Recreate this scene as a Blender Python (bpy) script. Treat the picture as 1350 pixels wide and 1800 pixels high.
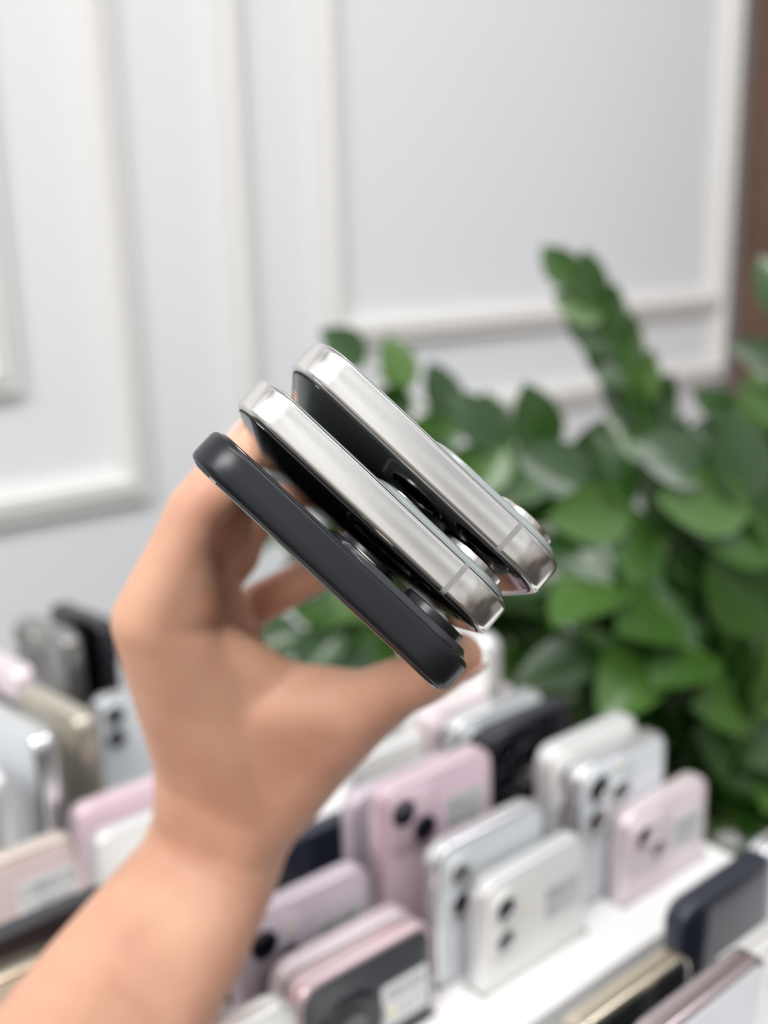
import bpy, bmesh, math, random
from mathutils import Vector, Matrix
import numpy as np
for o in list(bpy.data.objects): bpy.data.objects.remove(o, do_unlink=True)
scene = bpy.context.scene
COL = scene.collection
R = math.radians

# ---------------------------------------------------------------- camera, world, lights, exposure
FPX, CX, CY = 1825.0, 675.0, 900.0          # focal length in pixels of the 1350x1800 frame
_z = np.array([-186, 7100, 1825.]); _z /= np.linalg.norm(_z)
_x = np.array([2325, 530, -1825.]); _x -= _z*(_x@_z); _x /= np.linalg.norm(_x)
CAMR = np.array([_x, np.cross(_z, _x), _z])
CAMP = np.array([0, 0, 1.25])               # world: X along the wall, Y into the wall, Z up
def cdir(x, y, z): return Vector(CAMR @ np.array([x, y, z], float))
def at(px, py, D):                          # point seen at a pixel, D metres in front of the camera
    return Vector(CAMP + CAMR @ np.array([(px-CX)/FPX, -(py-CY)/FPX, -1.])*D)
def on_plane(px, py, z):
    r = CAMR @ np.array([(px-CX)/FPX, -(py-CY)/FPX, -1.])
    return Vector(CAMP + r*((z-CAMP[2])/r[2]))
cam = bpy.data.cameras.new('camera'); camo = bpy.data.objects.new('camera', cam); COL.objects.link(camo)
cam.sensor_fit = 'HORIZONTAL'; cam.sensor_width = 36; cam.lens = 36*FPX/1350
cam.clip_start = .01; cam.clip_end = 50
mw = Matrix([list(r) for r in CAMR]).to_4x4(); mw.translation = Vector(CAMP); camo.matrix_world = mw
cam.dof.use_dof = True; cam.dof.focus_distance = .209; cam.dof.aperture_fstop = 10.0
scene.camera = camo
scene.view_settings.view_transform = 'Standard'; scene.view_settings.look = 'None'
scene.view_settings.gamma = 1; scene.view_settings.use_curve_mapping = False
scene.view_settings.exposure = 0.2
scene.cycles.max_bounces = 8; scene.cycles.use_denoising = True

W = bpy.data.worlds.new('room_light'); scene.world = W; W.use_nodes = True
nt = W.node_tree; nt.nodes.clear()
out = nt.nodes.new('ShaderNodeOutputWorld'); bg = nt.nodes.new('ShaderNodeBackground')
tc = nt.nodes.new('ShaderNodeTexCoord'); sep = nt.nodes.new('ShaderNodeSeparateXYZ')
ramp = nt.nodes.new('ShaderNodeValToRGB'); mp = nt.nodes.new('ShaderNodeMapRange')
nt.links.new(tc.outputs['Generated'], sep.inputs[0]); nt.links.new(sep.outputs['Z'], mp.inputs[0])
mp.inputs[1].default_value = -1; mp.inputs[2].default_value = 1
wn = nt.nodes.new('ShaderNodeTexNoise'); wn.inputs['Scale'].default_value = 4.6; wn.inputs['Detail'].default_value = 1  # invented bright and dark patches, added for the metal phone frames to reflect
wr = nt.nodes.new('ShaderNodeMapRange'); wr.inputs[1].default_value = .35; wr.inputs[2].default_value = .65; wr.inputs[3].default_value = .45; wr.inputs[4].default_value = 1.5
wm = nt.nodes.new('ShaderNodeVectorMath'); wm.operation = 'SCALE'
nt.links.new(tc.outputs['Generated'], wn.inputs[0]); nt.links.new(wn.outputs[0], wr.inputs[0]); 
dp = nt.nodes.new('ShaderNodeVectorMath'); dp.operation = 'DOT_PRODUCT'; dp.inputs[1].default_value = (-.8, -.6, 0)   # added gradient: world brighter from behind and left, no windows modelled
dm = nt.nodes.new('ShaderNodeMapRange'); dm.inputs[1].default_value = -1; dm.inputs[2].default_value = 1; dm.inputs[3].default_value = .32; dm.inputs[4].default_value = 1.55
mu = nt.nodes.new('ShaderNodeMath'); mu.operation = 'MULTIPLY'
nt.links.new(tc.outputs['Generated'], dp.inputs[0]); nt.links.new(dp.outputs['Value'], dm.inputs[0])
nt.links.new(dm.outputs[0], mu.inputs[0]); nt.links.new(wr.outputs[0], mu.inputs[1]); nt.links.new(mu.outputs[0], wm.inputs['Scale'])
nt.links.new(mp.outputs[0], ramp.inputs[0]); nt.links.new(ramp.outputs[0], wm.inputs[0]); nt.links.new(wm.outputs[0], bg.inputs[0]); nt.links.new(bg.outputs[0], out.inputs[0])
cr = ramp.color_ramp
cr.elements[0].position = 0; cr.elements[0].color = (.12, .10, .09, 1)
cr.elements[1].position = 1; cr.elements[1].color = (1.0, 1.0, 1.02, 1)
for p, c in ((.40, (.20, .175, .155, 1)), (.5, (.50, .48, .455, 1)), (.62, (.66, .66, .665, 1)), (.8, (.92, .94, .97, 1))):
    e = cr.elements.new(p); e.color = c
bg.inputs[1].default_value = .74
def area(name, loc, target, size, energy, color=(1, 1, 1), sy=None):
    l = bpy.data.lights.new(name, 'AREA'); l.energy = energy; l.size = size; l.color = color
    if sy: l.shape = 'RECTANGLE'; l.size_y = sy
    o = bpy.data.objects.new(name, l); COL.objects.link(o); o.location = loc
    o.rotation_euler = (Vector(target)-Vector(loc)).to_track_quat('-Z', 'Y').to_euler(); return o
area('ceiling_panel_light', (.1, -.25, 3.0), (.3, .3, .9), 1.1, 15, (1, .99, .97), .6)
area('ceiling_panel_light', (-1.3, -.3, 2.7), (.15, .4, 1.0), 1.0, 31, (1, .985, .96), .7)
area('ceiling_panel_light', (1.5, -.2, 3.0), (1.2, .6, .9), .8, 8, (.98, .98, 1), .6)

# ---------------------------------------------------------------- materials
MATS = {}
def mat(name, color=(.8, .8, .8), rough=.5, metal=0., spec=.5, coat=0., sss=0., sss_r=(1, .35, .2), sss_s=.004,
        trans=0., noise=None, bump=None, coat_rough=.05, aniso=0.):
    """noise=(scale, amount, second colour); bump=(scale, strength)"""
    if name in MATS: return MATS[name]
    m = bpy.data.materials.new(name); m.use_nodes = True; MATS[name] = m
    n = m.node_tree.nodes; L = m.node_tree.links; b = n['Principled BSDF']
    b.inputs['Base Color'].default_value = (*color, 1); b.inputs['Roughness'].default_value = rough
    b.inputs['Metallic'].default_value = metal; b.inputs['Specular IOR Level'].default_value = spec
    b.inputs['Coat Weight'].default_value = coat; b.inputs['Coat Roughness'].default_value = coat_rough
    b.inputs['Transmission Weight'].default_value = trans; b.inputs['Anisotropic'].default_value = aniso
    if sss:
        b.inputs['Subsurface Weight'].default_value = sss; b.inputs['Subsurface Radius'].default_value = sss_r
        b.inputs['Subsurface Scale'].default_value = sss_s
    t = n.new('ShaderNodeTexCoord')
    if noise:
        nz = n.new('ShaderNodeTexNoise'); nz.inputs['Scale'].default_value = noise[0]; nz.inputs['Detail'].default_value = 4
        mx = n.new('ShaderNodeMix'); mx.data_type = 'RGBA'; r = n.new('ShaderNodeValToRGB')
        r.color_ramp.elements[0].position = .35; r.color_ramp.elements[1].position = .68
        r.color_ramp.elements[1].color = (noise[1],)*3+(1,)
        r.color_ramp.elements[0].color = (0, 0, 0, 1)
        L.new(t.outputs['Object'], nz.inputs[0]); L.new(nz.outputs[0], r.inputs[0]); L.new(r.outputs[0], mx.inputs[0])
        mx.inputs[6].default_value = (*color, 1); mx.inputs[7].default_value = (*noise[2], 1)
        L.new(mx.outputs[2], b.inputs['Base Color'])
    if bump:
        nz = n.new('ShaderNodeTexNoise'); nz.inputs['Scale'].default_value = bump[0]; nz.inputs['Detail'].default_value = 3
        bp = n.new('ShaderNodeBump'); bp.inputs['Strength'].default_value = bump[1]; bp.inputs['Distance'].default_value = .0004
        L.new(t.outputs['Object'], nz.inputs[0]); L.new(nz.outputs[0], bp.inputs['Height']); L.new(bp.outputs[0], b.inputs['Normal'])
    return m
M_wall = mat('white_painted_panelling', (.80, .815, .84), .42, spec=.4, bump=(9, .25))
M_trim = mat('white_painted_moulding', (.765, .755, .735), .36, spec=.5, coat=.1)
M_brown = mat('brown_wood', (.17, .095, .065), .45, noise=(7, .8, (.11, .06, .042)))
M_floor = mat('grey_floor', (.35, .33, .31), .4, noise=(3, .5, (.28, .27, .26)))
M_table = mat('dark_table', (.022, .02, .02), .45, noise=(20, .5, (.035, .03, .028)))
M_tray = mat('white_display_tray', (.86, .855, .85), .38, spec=.45, coat=.1, noise=(14, .35, (.80, .795, .79)))
M_titan = mat('natural_titanium', (.70, .68, .65), .2, metal=1., noise=(1500, .4, (.66, .64, .61)))
M_titan_b = mat('polished_titanium', (.66, .635, .60), .2, metal=1.)
M_black_ti = mat('black_titanium', (.012, .013, .0165), .30, metal=.2, spec=.42)
M_black_back = mat('black_matte_glass', (.018, .019, .022), .22, spec=.5, coat=.4, coat_rough=.2)
M_nat_back = mat('grey_frosted_glass', (.30, .33, .33), .25, spec=.6, coat=.5, coat_rough=.15)
M_screen = mat('black_screen_glass', (.004, .004, .005), .03, spec=.5, coat=.3)
M_gasket = mat('black_gasket', (.008, .008, .009), .5)
M_band = mat('antenna_band_grey', (.24, .235, .225), .5)
M_lens = mat('lens_glass', (.006, .008, .014), .04, spec=.9, coat=1.)
M_flash = mat('flash_yellow_white', (.85, .80, .62), .3)
M_sticker = mat('paper_sticker', (.80, .80, .80), .6)
M_ink = mat('grey_ink', (.22, .24, .25), .6)
M_pot = mat('dark_planter', (.03, .03, .032), .4)
M_soil = mat('potting_soil', (.03, .02, .014), .9, bump=(120, 1.))
M_stem = mat('green_stem', (.10, .20, .05), .4)

def leaf_mat():
    m = bpy.data.materials.new('glossy_green_leaf'); m.use_nodes = True
    n = m.node_tree.nodes; L = m.node_tree.links; b = n['Principled BSDF']
    g = n.new('ShaderNodeNewGeometry'); r = n.new('ShaderNodeValToRGB'); nz = n.new('ShaderNodeTexNoise')
    nz.inputs['Scale'].default_value = 30; mx = n.new('ShaderNodeMix'); mx.data_type = 'RGBA'; mx.blend_type = 'MULTIPLY'
    e = r.color_ramp.elements
    e[0].color = (.018, .058, .008, 1); e[1].color = (.14, .26, .045, 1); e[1].position = 1
    q = e.new(.45); q.color = (.034, .098, .014, 1); q = e.new(.8); q.color = (.066, .155, .025, 1)
    L.new(g.outputs['Random Per Island'], r.inputs[0]); mx.inputs[0].default_value = .35
    L.new(r.outputs[0], mx.inputs[6]); L.new(nz.outputs[0], mx.inputs[7]); L.new(mx.outputs[2], b.inputs['Base Color'])
    b.inputs['Roughness'].default_value = .27; b.inputs['Specular IOR Level'].default_value = .55
    b.inputs['Coat Weight'].default_value = .25; b.inputs['Coat Roughness'].default_value = .2
    return m
M_leaf = leaf_mat()

def skin_mat():
    m = bpy.data.materials.new('skin'); m.use_nodes = True
    n = m.node_tree.nodes; L = m.node_tree.links; b = n['Principled BSDF']; t = n.new('ShaderNodeTexCoord')
    nz = n.new('ShaderNodeTexNoise'); nz.inputs['Scale'].default_value = 26; nz.inputs['Detail'].default_value = 3
    r = n.new('ShaderNodeValToRGB'); e = r.color_ramp.elements
    e[0].position = .32; e[0].color = (.55, .285, .195, 1); e[1].position = .7; e[1].color = (.67, .395, .27, 1)
    L.new(t.outputs['Object'], nz.inputs[0]); L.new(nz.outputs[0], r.inputs[0]); L.new(r.outputs[0], b.inputs['Base Color'])
    n2 = n.new('ShaderNodeTexVoronoi'); n2.inputs['Scale'].default_value = 900; bp = n.new('ShaderNodeBump')
    bp.inputs['Strength'].default_value = .15; bp.inputs['Distance'].default_value = .0002
    L.new(t.outputs['Object'], n2.inputs[0]); L.new(n2.outputs[0], bp.inputs['Height']); L.new(bp.outputs[0], b.inputs['Normal'])
    b.inputs['Roughness'].default_value = .5; b.inputs['Subsurface Weight'].default_value = .25
    b.inputs['Subsurface Radius'].default_value = (1, .35, .2); b.inputs['Subsurface Scale'].default_value = .004
    b.inputs['Specular IOR Level'].default_value = .35
    return m
M_skin = skin_mat()
M_nail = mat('fingernail', (.74, .47, .40), .22, coat=.5)

# ---------------------------------------------------------------- helpers
def link(name, bm, m, parent=None, smooth=False, angle=35):
    bmesh.ops.recalc_face_normals(bm, faces=bm.faces)
    me = bpy.data.meshes.new(name); bm.to_mesh(me); bm.free()
    for mm in (m if isinstance(m, (list, tuple)) else [m]): me.materials.append(mm)
    if smooth:
        for p in me.polygons: p.use_smooth = True
        if angle < 180:
            me.set_sharp_from_angle(angle=R(angle))
    o = bpy.data.objects.new(name, me); COL.objects.link(o)
    if parent: o.parent = parent
    return o
def thing(name, label, cat, mtx=None, group=None):
    o = bpy.data.objects.new(name, None); COL.objects.link(o); o.empty_display_size = .02
    if mtx is not None: o.matrix_world = mtx
    o['label'] = label; o['category'] = cat
    if group: o['group'] = group
    return o
def struct(name, bm, m, **k):
    o = link(name, bm, m, **k); o['kind'] = 'structure'; return o
def box(bm, x0, x1, y0, y1, z0, z1):
    v = [bm.verts.new(p) for p in ((x0,y0,z0),(x1,y0,z0),(x1,y1,z0),(x0,y1,z0),(x0,y0,z1),(x1,y0,z1),(x1,y1,z1),(x0,y1,z1))]
    for f in ((0,1,2,3),(4,5,6,7),(0,1,5,4),(1,2,6,5),(2,3,7,6),(3,0,4,7)): bm.faces.new([v[i] for i in f])
def loft(bm, rings, cap=True):
    vs = [[bm.verts.new(p) for p in r] for r in rings]; n = len(vs[0])
    for a, b in zip(vs, vs[1:]):
        for i in range(n): bm.faces.new((a[i], a[(i+1) % n], b[(i+1) % n], b[i]))
    if cap: bm.faces.new(vs[0]); bm.faces.new(vs[-1])
def rrect(w, h, r, n=10, e=2.35):
    r = max(r, .0002); pts = []
    for q, (sx, sz) in enumerate(((1, 1), (-1, 1), (-1, -1), (1, -1))):
        for i in range(n+1):
            a = math.pi/2*i/n
            if q % 2: a = math.pi/2-a
            c, s = abs(math.cos(a))**(2/e), abs(math.sin(a))**(2/e)
            pts.append((sx*(w/2-r+r*c), sz*(h/2-r+r*s)))
    return pts
def slab(bm, w, h, r, prof, cx=0, cz=0, n=10):
    """rounded rectangle in XZ lofted along Y; prof = [(y, inset)...]"""
    loft(bm, [[(cx+x, y, cz+z) for x, z in rrect(w-2*i, h-2*i, r-i, n)] for y, i in prof])
def disc(bm, cx, cz, prof, n=28):
    """profile [(y, radius)...] turned about the Y direction"""
    loft(bm, [[(cx+r*math.cos(2*math.pi*k/n), y, cz+r*math.sin(2*math.pi*k/n)) for k in range(n)] for y, r in prof])
def glyphs(bm, x0, x1, z0, z1, y, seed, rows=2):
    """illegible out-of-focus characters made of short strokes"""
    rnd = random.Random(seed); hh = (z1-z0)/rows
    for r in range(rows):
        x = x0
        while x < x1-.0014:
            w = .0012+rnd.random()*.0008; zb = z0+r*hh+hh*.15; zt = zb+hh*.68
            k = rnd.randint(0, 4); s = .00042
            if k != 1: box(bm, x, x+s, y-.00006, y, zb, zt)
            if k in (0, 2, 4): box(bm, x+w-s, x+w, y-.00006, y, zb, zt)
            if k in (0, 3, 1): box(bm, x, x+w, y-.00006, y, zt-s, zt)
            if k in (0, 2, 3): box(bm, x, x+w, y-.00006, y, (zb+zt)/2-s/2, (zb+zt)/2+s/2)
            if k in (1, 3): box(bm, x, x+w, y-.00006, y, zb, zb+s)
            x += w+.0006

PW, PH = .0715, .147
def phone(name, label, cat, mtx, body, back, cams='dual_diag', T=.008, rc=.0115, group=None, sticker=None, gloss_frame=None,
          plateau=True, held=False, band=False, H=PH, soft=.0012, lensring=None, seed=1, sil=False, case=0):
    """origin bottom centre; X width, Z height, back towards -Y"""
    t = thing(name, label, cat, mtx, group); h = T/2; cz = H/2; n = 16 if held else 8
    bm = bmesh.new()
    s = soft
    prof = [(-h, s), (-h+s*.15, s*.5), (-h+s*.45, s*.16), (-h+s, 0), (h-s, 0), (h-s*.45, s*.16), (h-s*.15, s*.5), (h, s)]
    slab(bm, PW, H, rc, prof, 0, cz, n); link('frame', bm, body, t, True, 40)
    bm = bmesh.new(); slab(bm, PW-2*s, H-2*s, rc-s, [(h-.0003, .0), (h+.00012, .0), (h+.00016, .00025)], 0, cz, n)
    link('gasket', bm, M_gasket, t, True)
    bm = bmesh.new(); i = s+.0005; slab(bm, PW-2*i, H-2*i, rc-i, [(h-.0002, 0), (h+.0003, 0), (h+.0005, .0004)], 0, cz, n)
    link('screen', bm, M_screen, t, True)
    bm = bmesh.new(); i = s+.0002; slab(bm, PW-2*i, H-2*i, rc-i, [(-h+.0002, 0), (-h-.0002, 0), (-h-.0004, .0004)], 0, cz, n)
    link('back_glass', bm, back, t, True)
    yb = -h-.0004
    lr = lensring or body
    def lens(x, z, r, hh, base=yb):
        bm = bmesh.new(); disc(bm, x, z, [(base+.0002, r), (base-hh+.0003, r), (base-hh, r-.0003), (base-hh, r*.80), (base-hh+.0004, r*.78)])
        o = link('camera_lens', bm, lr, t, True, 30)
        bm = bmesh.new(); disc(bm, x, z, [(base-.0001, r*.8), (base-hh+.00025, r*.79), (base-hh+.0001, r*.6)])
        link('lens_glass', bm, M_lens, o, True, 30)
    def flash(x, z, base=yb, r=.003):
        if back == K['black'][1]: return
        bm = bmesh.new(); disc(bm, x, z, [(base+.0002, r), (base-.0002, r), (base-.0003, r*.8)], 16); link('flash', bm, M_flash, t, True)
    if cams == 'triple':
        pw = .0375; px = -PW/2+.0022+pw/2; pz = H-.0022-pw/2; hp = .0012
        bm = bmesh.new(); slab(bm, pw, pw, .0105, [(yb+.0002, -.0006), (yb-.0004, -.0001), (yb-hp*.7, .0001), (yb-hp, .0007)], px, pz, n)
        link('camera_bump', bm, back, t, True, 60)
        for (x, z) in ((px-.0088, pz+.0088), (px-.0088, pz-.0088), (px+.0092, pz)): lens(x, z, .0077, .0019, yb-hp+.0001)
        flash(px+.0098, pz+.0135, yb-hp, .0026)
        bm = bmesh.new(); disc(bm, px+.0098, pz-.0135, [(yb-hp+.0001, .0024), (yb-hp-.0002, .0022)], 16); link('depth_sensor', bm, M_lens, t)
    elif cams in ('dual_diag', 'dual_vert'):
        pw, ph = (.029, .030) if cams == 'dual_diag' else (.0165, .0345)
        px = -PW/2+.0035+pw/2; pz = H-.0045-ph/2; hp = .0011
        bm = bmesh.new(); slab(bm, pw, ph, .008, [(yb+.0002, -.0004), (yb-hp*.6, 0), (yb-hp, .0006)], px, pz, n)
        link('camera_bump', bm, back, t, True, 60)
        if cams == 'dual_diag':
            lens(px-.0063, pz+.0063, .0065, .0018, yb-hp+.0001); lens(px+.0063, pz-.0063, .0065, .0018, yb-hp+.0001)
            flash(px+.0075, pz+.0075, yb-hp, .0022)
        else:
            lens(px, pz+.0083, .0064, .0018, yb-hp+.0001); lens(px, pz-.0083, .0064, .0018, yb-hp+.0001)
            flash(px+.0155, pz, yb, .0024)
    elif cams == 'disc':
        bm = bmesh.new(); disc(bm, -.011, H-.031, [(yb+.0002, .0175), (yb-.001, .0172), (yb-.0016, .0160), (yb-.0016, .0135), (yb-.0010, .013)], 40)
        link('camera_ring', bm, lr, t, True, 30); lens(-.011, H-.031, .010, .0014, yb-.0009); flash(.0115, H-.034)
    if sticker:
        x0, x1, z0, z1 = sticker; bm = bmesh.new()
        slab(bm, x1-x0, z1-z0, .0012, [(yb+.0001, 0), (yb-.0001, 0)], (x0+x1)/2, (z0+z1)/2, 3)
        so = link('price_sticker', bm, M_sticker, t)
        bm = bmesh.new(); glyphs(bm, x0+.0015, x1-.001, z0+.0015, z1-.0012, yb-.0001, seed); link('writing', bm, M_ink, so)
    # side buttons
    for sx, zc, hl in ((-1, H*.78, .011), (-1, H*.68, .011), (1, H*.72, .017)):
        bm = bmesh.new(); box(bm, *sorted((sx*(PW/2-.0002), sx*(PW/2+.0005))), -.0014, .0014, zc-hl/2, zc+hl/2)
        bmesh.ops.bevel(bm, geom=bm.edges[:], offset=.0002, segments=2, affect='EDGES'); link('side_button', bm, body, t)
    if band:
        bm = bmesh.new(); xb = -PW/2+.0134
        ys = [p[0] for p in prof]; ins = [p[1] for p in prof]
        a = [(xb-.0006, y, H-i+.00003) for y, i in zip(ys, ins)]; b = [(xb+.0006, y, H-i+.00003) for y, i in zip(ys, ins)]
        c = [(xb-.0006, y, H-i-.0006) for y, i in zip(ys, ins)]; d = [(xb+.0006, y, H-i-.0006) for y, i in zip(ys, ins)]
        V = [[bm.verts.new(p) for p in q] for q in (a, b, d, c)]
        for k in range(len(ys)-1):
            for q in range(4): bm.faces.new((V[q][k], V[(q+1) % 4][k], V[(q+1) % 4][k+1], V[q][k+1]))
        for k in (0, -1): bm.faces.new([V[q][k] for q in range(4)])
        link('antenna_band', bm, M_band, t)
    return t

# ---------------------------------------------------------------- room
WY = 1.25
def quadbox(*a):
    bm = bmesh.new(); box(bm, *a); return bm
struct('floor', quadbox(-1.5, 2.05, -1.6, 1.3, -.04, 0), M_floor)
struct('wall_back', quadbox(-1.5, 2.05, WY, WY+.06, 0, 3.2), M_wall)
struct('wall_right', quadbox(1.935, 2.05, .55, WY, 0, 3.2), M_brown)
def moulding(name, pts_profile, x0, x1, z0, z1):
    """rectangular picture-frame moulding on the back wall, outer size x0..x1, z0..z1"""
    bm = bmesh.new(); rings = []
    for d, o in pts_profile:      # d inset from the outer edge, o out from the wall
        rings.append([(x0+d, WY-o, z0+d), (x1-d, WY-o, z0+d), (x1-d, WY-o, z1-d), (x0+d, WY-o, z1-d)])
    loft(bm, rings, cap=False)
    return struct(name, bm, M_trim)
P1 = [(0, -.001), (0, .012), (.004, .017), (.012, .015), (.018, .022), (.030, .022), (.036, .012), (.044, .008), (.046, -.001)]
moulding('trim_1', P1, -.55, .604, .932, 2.75)
moulding('trim_2', P1, -.38, .447, 1.088, 2.6)
moulding('trim_3', P1, .742, 1.925, .962, 2.75)
moulding('trim_4', P1, .897, 1.90, 1.104, 2.6)
bm = bmesh.new(); box(bm, -1.5, 1.935, WY-.018, WY, 0, .12); struct('baseboard_back', bm, M_trim)
bm = bmesh.new(); box(bm, 1.915, 1.935, WY-.03, WY, 0, 3.2); struct('trim_5', bm, mat('corner_strip_dark', (.20, .18, .17), .5))

# table
tb = thing('display_table', 'black-topped table carrying the white phone trays and the leafy plant', 'table', Matrix.Translation((-.11, .12, 0)))
bm = bmesh.new(); box(bm, -.64, .635, -.67, .68, .765, .80); bmesh.ops.bevel(bm, geom=bm.edges[:], offset=.004, segments=2, affect='EDGES'); link('tabletop', bm, M_table, tb)
for sx in (-.57, .58):
    for sy in (-.60, .61):
        bm = bmesh.new(); box(bm, sx-.025, sx+.025, sy-.025, sy+.025, .0, .766); link('leg', bm, M_table, tb)

# ---------------------------------------------------------------- phones in trays
def pm(color, name, rough=.3, metal=0., coat=.4): return mat(name, color, rough, metal=metal, coat=coat, coat_rough=.12)
K = {
 'white': (pm((.78, .78, .77), 'white_aluminium', .3, .5), pm((.83, .82, .80), 'white_glass')),
 'silver': (pm((.80, .81, .82), 'silver_steel', .2, .9), pm((.70, .73, .76), 'silver_white_glass', .25)),
 'pink': (pm((.80, .62, .68), 'pink_aluminium', .3, .45), pm((.80, .60, .69), 'pink_glass', .25)),
 'palepink': (pm((.82, .72, .74), 'pale_pink_aluminium', .3, .45), pm((.81, .70, .74), 'pale_pink_glass', .25)),
 'lilac': (pm((.72, .62, .70), 'lilac_aluminium', .3, .4), pm((.70, .61, .69), 'lilac_glass', .25)),
 'charcoal': (pm((.72, .55, .58), 'rose_aluminium', .3, .5), pm((.055, .058, .066), 'charcoal_glass', .35)),
 'black': (pm((.03, .032, .038), 'black_aluminium', .3, .4), pm((.012, .013, .017), 'black_glass', .15)),
 'navy': (pm((.035, .04, .06), 'navy_aluminium', .3, .4), pm((.018, .021, .034), 'navy_glass', .15)),
 'graphite': (pm((.33, .32, .31), 'graphite_steel', .25, .8), pm((.23, .225, .22), 'graphite_glass', .3)),
 'gold': (pm((.72, .64, .50), 'gold_steel', .22, .9), pm((.55, .50, .41), 'gold_glass', .3)),
 'rosegold': (pm((.76, .66, .60), 'rose_gold_steel', .25, .7), pm((.66, .54, .52), 'rose_gold_glass', .3)),
 'mauve': (pm((.50, .42, .43), 'mauve_steel', .2, .8), pm((.72, .73, .76), 'pearl_glass', .2)),
 'beige': (pm((.56, .52, .43), 'beige_steel', .28, .7), pm((.40, .37, .30), 'beige_glass', .3)),
 'whitedark': (pm((.60, .61, .62), 'brushed_steel', .25, .8), pm((.62, .65, .68), 'misty_white_glass', .25)),
}
STK = (.004, .029, PH-.036, PH-.017)
# px, py of the near-left top corner, height of the top edge, colour, cameras, sticker, label, options
ROWS = [
 (848, 1565, .975, 'white', 'dual_vert', STK, 'off-white phone with two stacked lenses, frontmost of the white pair beside the bare white tray'),
 (766, 1500, .990, 'silver', 'dual_vert', None, 'white phone with silver edge standing directly behind the off-white phone'),
 (669, 1396, 1.01, 'pink', 'dual_diag', STK, 'tall pink phone with two diagonal black lenses and a grey sticker, right of the wrist'),
 (618, 1408, .992, 'lilac', None, None, 'pale mauve phone with camera hidden, tucked close behind the tall pink phone'),
 (622, 1340, .985, 'white', None, None, 'whitish phone behind the pink phones, beside the base of the thumb'),
 (1100, 1440, .970, 'palepink', 'dual_diag', STK, 'small pale pink phone standing alone on the white tray near its right corner'),
 (1018, 1357, .998, 'silver', 'triple', None, 'silver phone with three lenses and no sticker, behind the small pale pink phone'),
 (965, 1325, 1.004, 'white', 'dual_vert', None, 'white phone rearmost of the group of three by the dark leaves'),
 (800, 1272, 1.0, 'silver', 'dual_vert', None, 'white phone with bright silver top, just behind the black three-lens phone by the leaves'),
 (748, 1258, .998, 'palepink', 'dual_vert', None, 'pale pinkish phone rearmost in the middle, under the lowest corner of the held black phone'),
 (852, 1292, 1.004, 'black', 'triple', None, 'black phone with three lenses between the tall pink phone and the leaves'),
 (415, 1630, .978, 'lilac', 'dual_diag', STK, 'lilac pink phone with two big black lenses and a faint sticker, beside the forearm'),
 (492, 1716, .965, 'palepink', None, None, 'rose phone pressed between the lilac phone and the charcoal phone'),
 (521, 1746, .968, 'charcoal', 'disc', (.006, .0315, PH-.041, PH-.020), 'charcoal phone with round camera and a white sticker at the bottom of the picture'),
 (455, 1505, .96, 'navy', None, None, 'dark navy phone standing right behind the wrist, left of the tall pink phone'),
 (212, 1925, .978, 'white', None, None, 'white phone whose rounded corner just shows at the bottom edge beside the forearm'),
 (330, 1670, .955, 'black', None, None, 'black phone half hidden by the forearm, behind the lilac pink phone'),
 (128, 1428, .965, 'pink', None, None, 'pink phone with a thick rounded edge left of the wrist'),
 (164, 1478, .957, 'white', None, None, 'white phone with silvery rim just in front of the left pink phone, beside the wrist'),
 (-140, 1568, .985, 'rosegold', 'dual_vert', (.004, .032, PH-.036, PH-.014), 'rose gold phone with a printed white sticker at the left edge of the picture'),
 (-90, 1688, .99, 'black', None, None, 'black phone at the left edge, directly in front of the rose gold phone'),
 (-95, 1765, .98, 'gold', None, None, 'champagne gold phone in the lower left corner beside the forearm'),
 (166, 1232, .968, 'whitedark', 'dual_vert', None, 'misty white phone with dark lenses left of the hand, below the knuckle'),
]
FRONT = [
 (1202, 1606, .975, 'navy', None, None, 'dark navy phone at the right edge in front of the tray corner'),
 (1285, 1716, .985, 'white', None, None, 'white phone cut off by the right edge of the picture, low down'),
 (1010, 1822, .975, 'gold', None, None, 'thin gold-rimmed dark phone in the foreground near the bottom right'),
 (1140, 1840, 1.0, 'mauve', None, None, 'pearl phone with mauve rim at the bottom right corner of the picture'),
 (1342, 1500, .972, 'silver', None, None, 'silver phone with only a corner showing at the right edge, behind the navy phone'),
]
TB = .0105                                   # phones on show are a little thicker, in clear cases
def place(rows, tilt=0):
    res = []
    for k, (px, py, zt, c, cm, st, lab) in enumerate(rows):
        P = on_plane(px, py, zt); body, back = K[c]
        res.append((P.x, P.x+PW, P.y-.0008, P.y+TB+.0008, zt-PH))
        if c == 'gold' and px > 900: back = M_black_back
        m = Matrix.Translation((P.x+PW/2, P.y+TB/2, zt-PH))
        phone('mobile_phone', lab, 'phone', m, body, back, cm, T=TB, soft=.0022, sticker=st, group='phones standing in the display trays', seed=k+3,
              lensring=(MATS['black_aluminium'] if c in ('pink', 'lilac', 'black', 'charcoal', 'navy', 'whitedark') else None) if K else None)
    return res
S_main = place(ROWS); S_front = place(FRONT)

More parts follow.
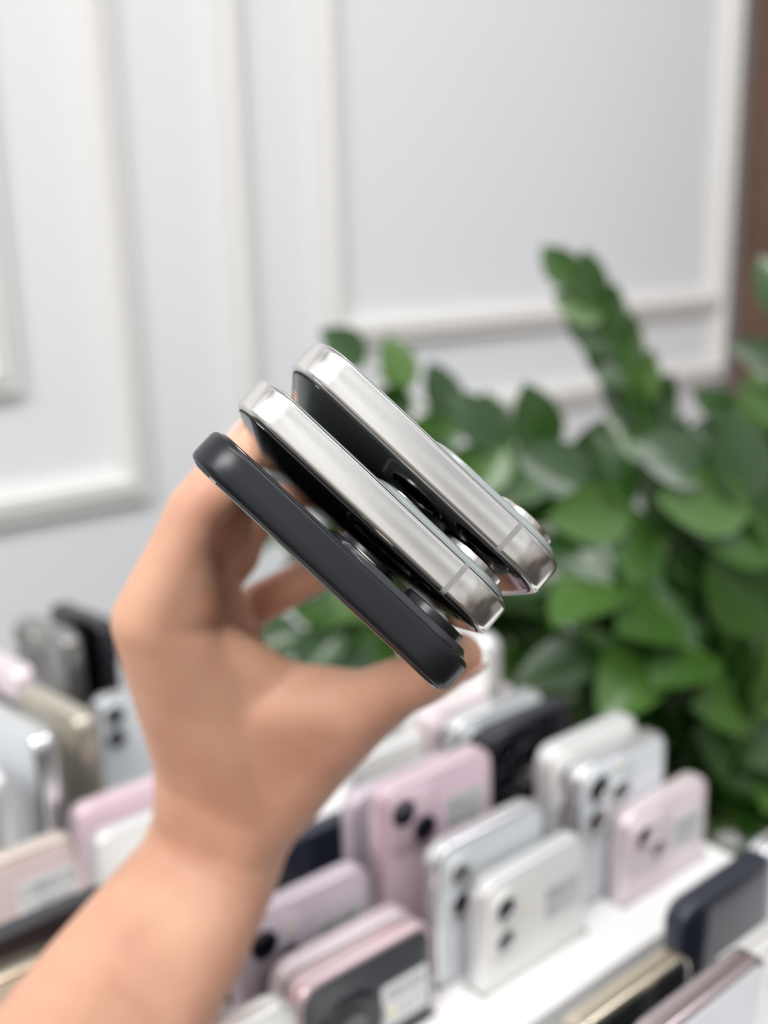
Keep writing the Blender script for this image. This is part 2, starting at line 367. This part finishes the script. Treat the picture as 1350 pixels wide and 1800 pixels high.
# phones of the left tray, turned across the others: px, py of the near top corner
LROT = R(-82)
LEFT = [
 (154, 1258, 1.0, 'beige', None, 'beige metallic phone turned edge-on with a bright corner, left of the hand', 0),
 (80, 1292, 1.005, 'silver', None, 'silver phone in front of the beige phone at the left edge', 0),
 (-6, 1365, 1.005, 'white', None, 'white phone whose rounded end enters the left edge, lowest of the edge-on ones', 0),
 (130, 1118, 1.0, 'graphite', 'triple', 'grey phone with a bright near corner standing left of the black phone', 0),
 (190, 1092, 1.0, 'black', 'triple', 'tall black phone left of the knuckle, its lenses poking out to the right', 1),
 (46, 1175, 1.0, 'palepink', None, 'pale pink phone corner at the left edge above the beige phone', 0),
 (10, 1235, .985, 'black', None, 'black phone showing as a sliver at the left edge between pale pink and silver ones', 0),
 (874, 1120, 1.03, 'white', None, 'white phone end showing as a thin strip just right of the thumb tip', 0),
]
S_left = []
xl = Vector((math.cos(LROT), math.sin(LROT), 0)); yl = Vector((-math.sin(LROT), math.cos(LROT), 0))
for k, (px, py, zt, c, cm, lab, flip) in enumerate(LEFT):
    P = on_plane(px, py, zt); body, back = K[c]
    Q = P - xl*(PW/2) - yl*TB/2*0
    m = Matrix.Translation((Q.x, Q.y, zt-PH)) @ Matrix.Rotation(LROT+flip*math.pi, 4, 'Z')
    phone('mobile_phone', lab, 'phone', m, body, back, cm, T=.0125, soft=.0026, group='phones standing in the display trays', seed=k+40)
    cs = [Q+xl*(a*PW/2)+yl*(b*.0068) for a in (-1, 1) for b in (-1, 1)]
    S_left.append((min(c_.x for c_ in cs), max(c_.x for c_ in cs), min(c_.y for c_ in cs), max(c_.y for c_ in cs), zt-PH))

def tray(name, label, x0, x1, y0, y1, zb, zt, slots, low=()):
    """block with a real recess for every phone (cells of a grid at two heights)"""
    bm = bmesh.new(); c = .0011
    sl = [(max(a-c, x0+.002), min(b+c, x1-.002), max(p-c, y0+.002), min(q+c, y1-.002), z) for a, b, p, q, z in slots]
    sl = [s for s in sl if s[1] > s[0]+.004 and s[3] > s[2]+.003] + list(low)      # low: lowered steps and cut-away corner
    xs = sorted({round(v, 5) for s in sl for v in s[:2]} | {x0, x1}); ys = sorted({round(v, 5) for s in sl for v in s[2:4]} | {y0, y1})
    def hgt(i, j):
        if not (0 <= i < len(xs)-1 and 0 <= j < len(ys)-1): return zb
        mx, my = (xs[i]+xs[i+1])/2, (ys[j]+ys[j+1])/2; h = zt
        for a, b, p, q, z in sl:
            if a < mx < b and p < my < q: h = min(h, z if z <= zb else max(z-.0004, zb+.004))
        return h
    q = lambda *p: bm.faces.new([bm.verts.new(v) for v in p])
    for i in range(len(xs)-1):
        for j in range(len(ys)-1):
            h = hgt(i, j)
            if h > zb: q((xs[i], ys[j], h), (xs[i+1], ys[j], h), (xs[i+1], ys[j+1], h), (xs[i], ys[j+1], h))
    for i in range(len(xs)):
        for j in range(len(ys)-1):
            a, b = hgt(i-1, j), hgt(i, j)
            if abs(a-b) > 1e-6: q((xs[i], ys[j], a), (xs[i], ys[j+1], a), (xs[i], ys[j+1], b), (xs[i], ys[j], b))
    for j in range(len(ys)):
        for i in range(len(xs)-1):
            a, b = hgt(i, j-1), hgt(i, j)
            if abs(a-b) > 1e-6: q((xs[i], ys[j], a), (xs[i+1], ys[j], a), (xs[i+1], ys[j], b), (xs[i], ys[j], b))
    bmesh.ops.remove_doubles(bm, verts=bm.verts, dist=1e-5)
    o = link(name, bm, M_tray); o['label'] = label; o['category'] = 'tray'; o['group'] = 'white display trays'
    return o
TZ = .92
tray('display_tray', 'large white display tray holding most of the phones, its bare corner at the right', -.01, .462, .2615, .745, .80, TZ, S_main+S_left,
     [(-.01, .462, .5015, .745, .866), (-.01, .17, .4555, .745, .866), (.336, .462, .5015, .745, .80)])
tray('display_tray', 'white display tray in the foreground at the bottom right', .2, .56, .10, .235, .80, .905, S_front)

# ---------------------------------------------------------------- the three phones in the hand
Ld = cdir((575-CX)/FPX, -(1010-CY)/FPX, -1).normalized(); zl = -Ld
def held(px, py, D, vp=(572, 992)):
    zl = -cdir((vp[0]-CX)/FPX, -(vp[1]-CY)/FPX, -1).normalized(); Wd = cdir(.731, -.682, 0); Wd = (Wd - zl*Wd.dot(zl)).normalized(); xl = -Wd; yl = zl.cross(xl)
    c = at(px, py, D)-zl*PH
    return Matrix(((xl.x, yl.x, zl.x, c.x), (xl.y, yl.y, zl.y, c.y), (xl.z, yl.z, zl.z, c.z), (0, 0, 0, 1)))
phone('mobile_phone', 'black phone, lowest of the three held in the hand', 'phone', held(580, 986, .2039), M_black_ti, M_black_back, 'triple', T=.0078,
      held=True, group='three phones held in the hand', soft=.0015, lensring=M_black_ti)
phone('mobile_phone', 'natural titanium phone in the middle of the three held in the hand', 'phone', held(659, 885, .2105, (528, 1039)), M_titan, M_nat_back, 'triple',
      T=.0080, held=True, band=True, group='three phones held in the hand', lensring=M_titan_b)
phone('mobile_phone', 'natural titanium phone, uppermost of the three held in the hand', 'phone', held(757, 813, .2129, (500, 1064)), M_titan, M_nat_back, 'triple',
      T=.0080, held=True, band=True, group='three phones held in the hand', lensring=M_titan_b)

# ---------------------------------------------------------------- hand and forearm
hb = bmesh.new()
def ball(bm, p, r, q=2):
    bmesh.ops.create_icosphere(bm, subdivisions=q, radius=r, matrix=Matrix.Translation(p))
def hull(*sph):
    """convex hull round spheres given as (px, py, D, radius in mm)"""
    b = bmesh.new()
    for px, py, D, r in sph: ball(b, at(px, py, D), r*.001, 3)
    res = bmesh.ops.convex_hull(b, input=b.verts[:])
    bmesh.ops.delete(b, geom=list({v for v in res['geom_interior'] if isinstance(v, bmesh.types.BMVert)}), context='VERTS')
    me = bpy.data.meshes.new('t'); b.to_mesh(me); b.free(); hb.from_mesh(me); bpy.data.meshes.remove(me)
def chain(*sph):
    for a, b in zip(sph, sph[1:]): hull(a, b)
# forearm and wrist: two bones side by side give an oval section
FA = [((-1100, 3000, .20, 37), (-850, 3200, .20, 35)), ((-330, 2330, .27, 33), (-150, 2480, .27, 31)), ((60, 1930, .345, 29), (190, 2010, .345, 27)), ((172, 1745, .375, 25), (255, 1800, .375, 22.5)),
      ((262, 1612, .392, 21.5), (345, 1655, .388, 20)), ((325, 1520, .402, 18.5), (402, 1545, .398, 18.5)), ((350, 1450, .402, 18), (430, 1472, .396, 17.5))]
for (a, b), (c, d) in zip(FA, FA[1:]): hull(a, b, c, d)
# back of the hand
IM, MM, RM, LM = (262, 1092, .335, 12.5), (285, 1118, .357, 12), (320, 1140, .377, 11.5), (352, 1170, .396, 10.5)
hull(FA[-1][0], FA[-1][1], (345, 1340, .385, 15.5), (470, 1400, .380, 17))
hull((345, 1340, .385, 15.5), (470, 1400, .380, 17), (305, 1215, .350, 12.5), (440, 1245, .358, 11.5))
hull((305, 1215, .350, 12.5), (440, 1245, .358, 11.5), IM, (325, 1120, .341, 12))
hull(IM, MM, (305, 1215, .350, 12.5), (345, 1340, .385, 15.5)); hull(MM, RM, (345, 1340, .39, 14), (320, 1220, .365, 12))
hull(RM, LM, (345, 1340, .40, 13), (400, 1400, .40, 13))
# thumb: metacarpal, web, phalanges
T0, T1, T2, T3 = (475, 1405, .382, 17.5), (640, 1243, .345, 12.5), (745, 1192, .318, 8.6), (806, 1153, .303, 7.4)
hull(T0, (560, 1310, .365, 15.5)); hull((560, 1310, .365, 15.5), T1)
hull(T0, (560, 1310, .365, 15.5), (440, 1245, .357, 11.5)); hull((560, 1310, .365, 15.5), T1, (440, 1245, .357, 11), (590, 1218, .350, 9))
hull((440, 1245, .357, 11), (590, 1218, .350, 9), (505, 1203, .354, 8)); hull((440, 1245, .357, 11), (505, 1203, .354, 8), (425, 1172, .353, 8), (340, 1125, .345, 11))
hull((345, 1340, .385, 15.5), (300, 1130, .348, 12), (345, 1230, .362, 13))
hull((505, 1400, .388, 12), (400, 1350, .395, 13), (470, 1235, .375, 9), (400, 1180, .385, 10))
chain(T1, (700, 1208, .328, 9.6), T2, T3)
# tendons under the skin
chain((300, 1170, .3375, 4.5), (345, 1330, .371, 5), (385, 1440, .386, 4.5)); chain((640, 1225, .3345, 5), (560, 1290, .351, 5.5), (470, 1390, .366, 5))
# fingers
chain(IM, (318, 965, .330, 10.2), (345, 895, .328, 9.3), (370, 870, .328, 9.4), (395, 826, .330, 8.0), (418, 800, .332, 7.3), (434, 782, .334, 6.6))
hull(IM, (318, 965, .330, 10.2), (330, 1060, .338, 11.5))
chain(MM, (350, 1010, .356, 10.2), (394, 950, .354, 9.6), (402, 893, .352, 9.2), (401, 843, .349, 7.8), (422, 812, .351, 7.2), (438, 795, .353, 6.6))
hull(MM, (340, 1060, .358, 11), (395, 1085, .366, 10), (350, 1010, .356, 10)); 
chain(RM, (362, 1030, .372, 10), (412, 975, .368, 9.4), (425, 935, .368, 9), (455, 910, .370, 7.6), (500, 890, .370, 7.0))
chain(LM, (395, 1115, .392, 9.5), (428, 1082, .388, 8.8), (452, 1062, .386, 8.2), (508, 1033, .377, 7.5), (560, 1005, .371, 7.0), (590, 985, .3705, 6.4))
hull((395, 1085, .372, 10), (400, 1110, .385, 10), (440, 1180, .375, 9), (330, 1150, .37, 12))
me = bpy.data.meshes.new('person'); hb.to_mesh(me); hb.free()
tmp = bpy.data.objects.new('person_tmp', me); COL.objects.link(tmp)
rm = tmp.modifiers.new('r', 'REMESH'); rm.mode = 'VOXEL'; rm.voxel_size = .0013
sm = tmp.modifiers.new('s', 'SMOOTH'); sm.factor = .6; sm.iterations = 14
dg = bpy.context.evaluated_depsgraph_get(); ev = tmp.evaluated_get(dg)
me2 = bpy.data.meshes.new_from_object(ev); bpy.data.objects.remove(tmp); me2.name = 'person'
me2.materials.clear(); me2.materials.append(M_skin)
for p in me2.polygons: p.use_smooth = True
person = bpy.data.objects.new('person', me2); COL.objects.link(person)
person['label'] = 'bare left forearm and hand gripping three phones by their side edges'; person['category'] = 'person'
def nail(p, q, side, r):
    """fingernail near the tip p of a finger coming from q, facing side"""
    p, q = at(*p), at(*q); d = (p-q).normalized(); s = side-d*side.dot(d); s.normalize(); w = d.cross(s)
    bm = bmesh.new(); bmesh.ops.create_uvsphere(bm, u_segments=16, v_segments=10, radius=1)
    c = p + s*r*.82 + d*r*.1
    mt = Matrix(((w.x*r*.62, d.x*r*.85, s.x*r*.2, c.x), (w.y*r*.62, d.y*r*.85, s.y*r*.2, c.y), (w.z*r*.62, d.z*r*.85, s.z*r*.2, c.z), (0, 0, 0, 1)))
    bmesh.ops.transform(bm, matrix=mt, verts=bm.verts); link('fingernail', bm, M_nail, person, True, 180)
nail((806, 1153, .303), (745, 1192, .318), cdir(.5, -.5, .3), .0076)
nail((434, 782, .334), (418, 800, .332), cdir(-.7, .7, .1), .0070)
nail((438, 795, .353), (422, 812, .351), cdir(-.7, .7, .0), .0072)
nail((590, 985, .3705), (560, 1005, .371), cdir(.2, -.7, -.5), .0064)

# ---------------------------------------------------------------- plant
rnd = random.Random(11)
plant = thing('potted_plant', 'leafy green plant with glossy oval leaflets standing behind the phone trays', 'plant', Matrix.Translation((.74, .60, 0)))
PB = Vector((.74, .60, 0))
def leaflet(bm, base, d, n, L, w):
    d = d.normalized(); n = (n-d*n.dot(d)).normalized(); s = d.cross(n); N = 7; rows = []
    bend = rnd.uniform(.05, .22)
    for i in range(N+1):
        t = i/N; ww = w*math.sin(math.pi*min(1, t**.85*.97+.03))**.72
        c = base+d*(L*t)-n*(bend*L*t*t); rows.append([c-s*ww+n*ww*.28, c-s*ww*.5+n*ww*.09, c, c+s*ww*.5+n*ww*.09, c+s*ww+n*ww*.28])
    V = [[bm.verts.new(p) for p in r] for r in rows]
    for a, b in zip(V, V[1:]):
        for k in range(4): bm.faces.new((a[k], a[k+1], b[k+1], b[k]))
def bez(P, t):
    P = list(P)
    while len(P) > 1: P = [a.lerp(b, t) for a, b in zip(P, P[1:])]
    return P[0]
def frond(P, n=9, L=.055, w=.017, up=Vector((0, -.4, 1)), start=.25, ang=.9, r=.004, jit=.35):
    bm = bmesh.new(); N = 18; pts = [bez(P, i/N) for i in range(N+1)]; rings = []
    for i, p in enumerate(pts):
        tg = (pts[min(i+1, N)]-pts[max(i-1, 0)]).normalized(); a = tg.orthogonal().normalized(); b = tg.cross(a); rr = r*(1-.75*i/N)
        rings.append([p-PB+a*rr*math.cos(k*math.pi/3)+b*rr*math.sin(k*math.pi/3) for k in range(6)])
    loft(bm, rings); so = link('stem', bm, M_stem, plant, True)
    bm = bmesh.new()
    for i in range(n):
        t = start+(1-start)*i/(n-1)
        for sg in ((-1, 1) if i < n-1 else (0,)):
            tt = min(1, t+.015*sg); p = bez(P, tt); tg = (bez(P, min(1, tt+.02))-bez(P, max(0, tt-.02))).normalized()
            s = tg.cross(up).normalized(); nn = s.cross(tg)
            d = tg+s*sg*ang + Vector([rnd.uniform(-1, 1)*jit*.4 for _ in range(3)])
            nl = nn+s*sg*-.25+Vector([rnd.uniform(-1, 1)*jit for _ in range(3)])
            k = (1-.35*t)*rnd.uniform(.85, 1.12)
            leaflet(bm, p-PB, d, nl, L*k*(1.1 if sg else 1.), w*k)
    link('leaves', bm, M_leaf, so, True, 180)
def A(*q): return [at(*p) for p in q]
base = lambda dx=0, dy=0: Vector((.74+dx, .60+dy, .64))
toward = -cdir(0, 0, -1)
# upright frond with its tip above the others
frond([base(.0, .02)]+A((1195, 1100, 1.12), (1175, 840, 1.08), (1140, 650, 1.05), (1015, 500, 1.03)), 9, .078, .027, up=cdir(-.5, .3, .8), start=.36, ang=.5, jit=.15)
# arching left
frond([base(-.05)]+A((1060, 880, 1.10), (900, 800, 1.02), (760, 740, .98), (640, 640, .95)), 6, .078, .030, up=cdir(.1, .25, 1), ang=1.1, jit=.2)
frond([base(-.05)]+A((1120, 850, 1.0), (1020, 790, .92), (900, 770, .90), (800, 800, .88)), 5, .078, .031, up=cdir(.1, .1, 1), ang=1.1)
frond([base(-.08)]+A((1000, 1000, 1.05), (820, 900, 1.0), (700, 860, .98), (590, 880, .95)), 6, .08, .030, up=cdir(.0, .4, 1))
frond([base(-.08, -.04)]+A((950, 1080, 1.05), (760, 1010, .98), (600, 1010, .93), (480, 950, .9)), 6, .08, .03, up=cdir(.0, .3, 1))
frond([base(-.08, -.04)]+A((900, 1180, 1.0), (760, 1130, .95), (640, 1080, .92), (530, 1110, .9)), 7, .08, .030, up=cdir(.0, .3, 1))
# right side, rising out of frame height
frond([base(.05, -.05)]+A((1420, 1050, .95), (1440, 850, .90), (1430, 700, .88), (1375, 560, .88)), 6, .085, .024, up=cdir(-.2, .1, 1), ang=1.1, jit=.2)
frond([base(.05, -.05)]+A((1340, 1000, .95), (1370, 850, .95), (1380, 800, .94), (1290, 740, .94)), 6, .08, .028, up=cdir(-.1, .2, 1), ang=1.0)
# large near leaves in the middle
frond([base(.0, -.10)]+A((1300, 1080, .82), (1200, 980, .80), (1120, 900, .78), (1040, 860, .78)), 5, .095, .036, up=cdir(.2, .4, 1), ang=.9)
frond([base(.0, -.10)]+A((1350, 1150, .82), (1230, 1060, .78), (1100, 1030, .75), (990, 1010, .75)), 5, .10, .034, up=cdir(.1, .8, .8), ang=.8)
frond([base(.0, -.10)]+A((1380, 1200, .82), (1290, 1120, .78), (1180, 1110, .75), (1060, 1150, .75)), 5, .105, .036, up=cdir(.1, .8, .8), ang=.8)
frond([base(.0, -.10)]+A((1420, 1150, .82), (1400, 980, .80), (1340, 900, .78), (1250, 840, .78)), 5, .095, .036, up=cdir(.0, .3, 1), ang=.9)
for i in range(58):
    a = rnd.uniform(620, 1480); h = rnd.uniform(880, 1500); D = rnd.uniform(.84, 1.12)
    if h > 1150 and a < 900: a += 380
    if a < 860: h = rnd.uniform(900, 1130)
    if i > 40: a, h, D = rnd.uniform(1130, 1420), rnd.uniform(1300, 1470), rnd.uniform(.86, .98)
    b = base(rnd.uniform(-.11, .11), rnd.uniform(-.11, .11)); e = at(a, h, D); m = b.lerp(e, .55)+Vector((0, 0, rnd.uniform(.05, .16)))
    frond([b, m, e], rnd.randint(4, 6), rnd.uniform(.075, .095), rnd.uniform(.026, .034), up=Vector((rnd.uniform(-.4, .2), rnd.uniform(-.8, 0), 1)), start=.3, jit=.5)
bm = bmesh.new(); n = 40
pr = [(.0, .11), (.006, .117), (.60, .155), (.615, .16), (.66, .16), (.66, .148), (.60, .145)]
loft(bm, [[(r*math.cos(2*math.pi*k/n), r*math.sin(2*math.pi*k/n), z) for k in range(n)] for z, r in pr], cap=False)
bm.faces.new([v for v in bm.verts if abs(v.co.z) < 1e-6][:n]); link('pot', bm, M_pot, plant, True)
bm = bmesh.new(); loft(bm, [[(.146*math.cos(2*math.pi*k/n), .146*math.sin(2*math.pi*k/n), z) for k in range(n)] for z in (.61, .635)]); link('soil', bm, M_soil, plant)
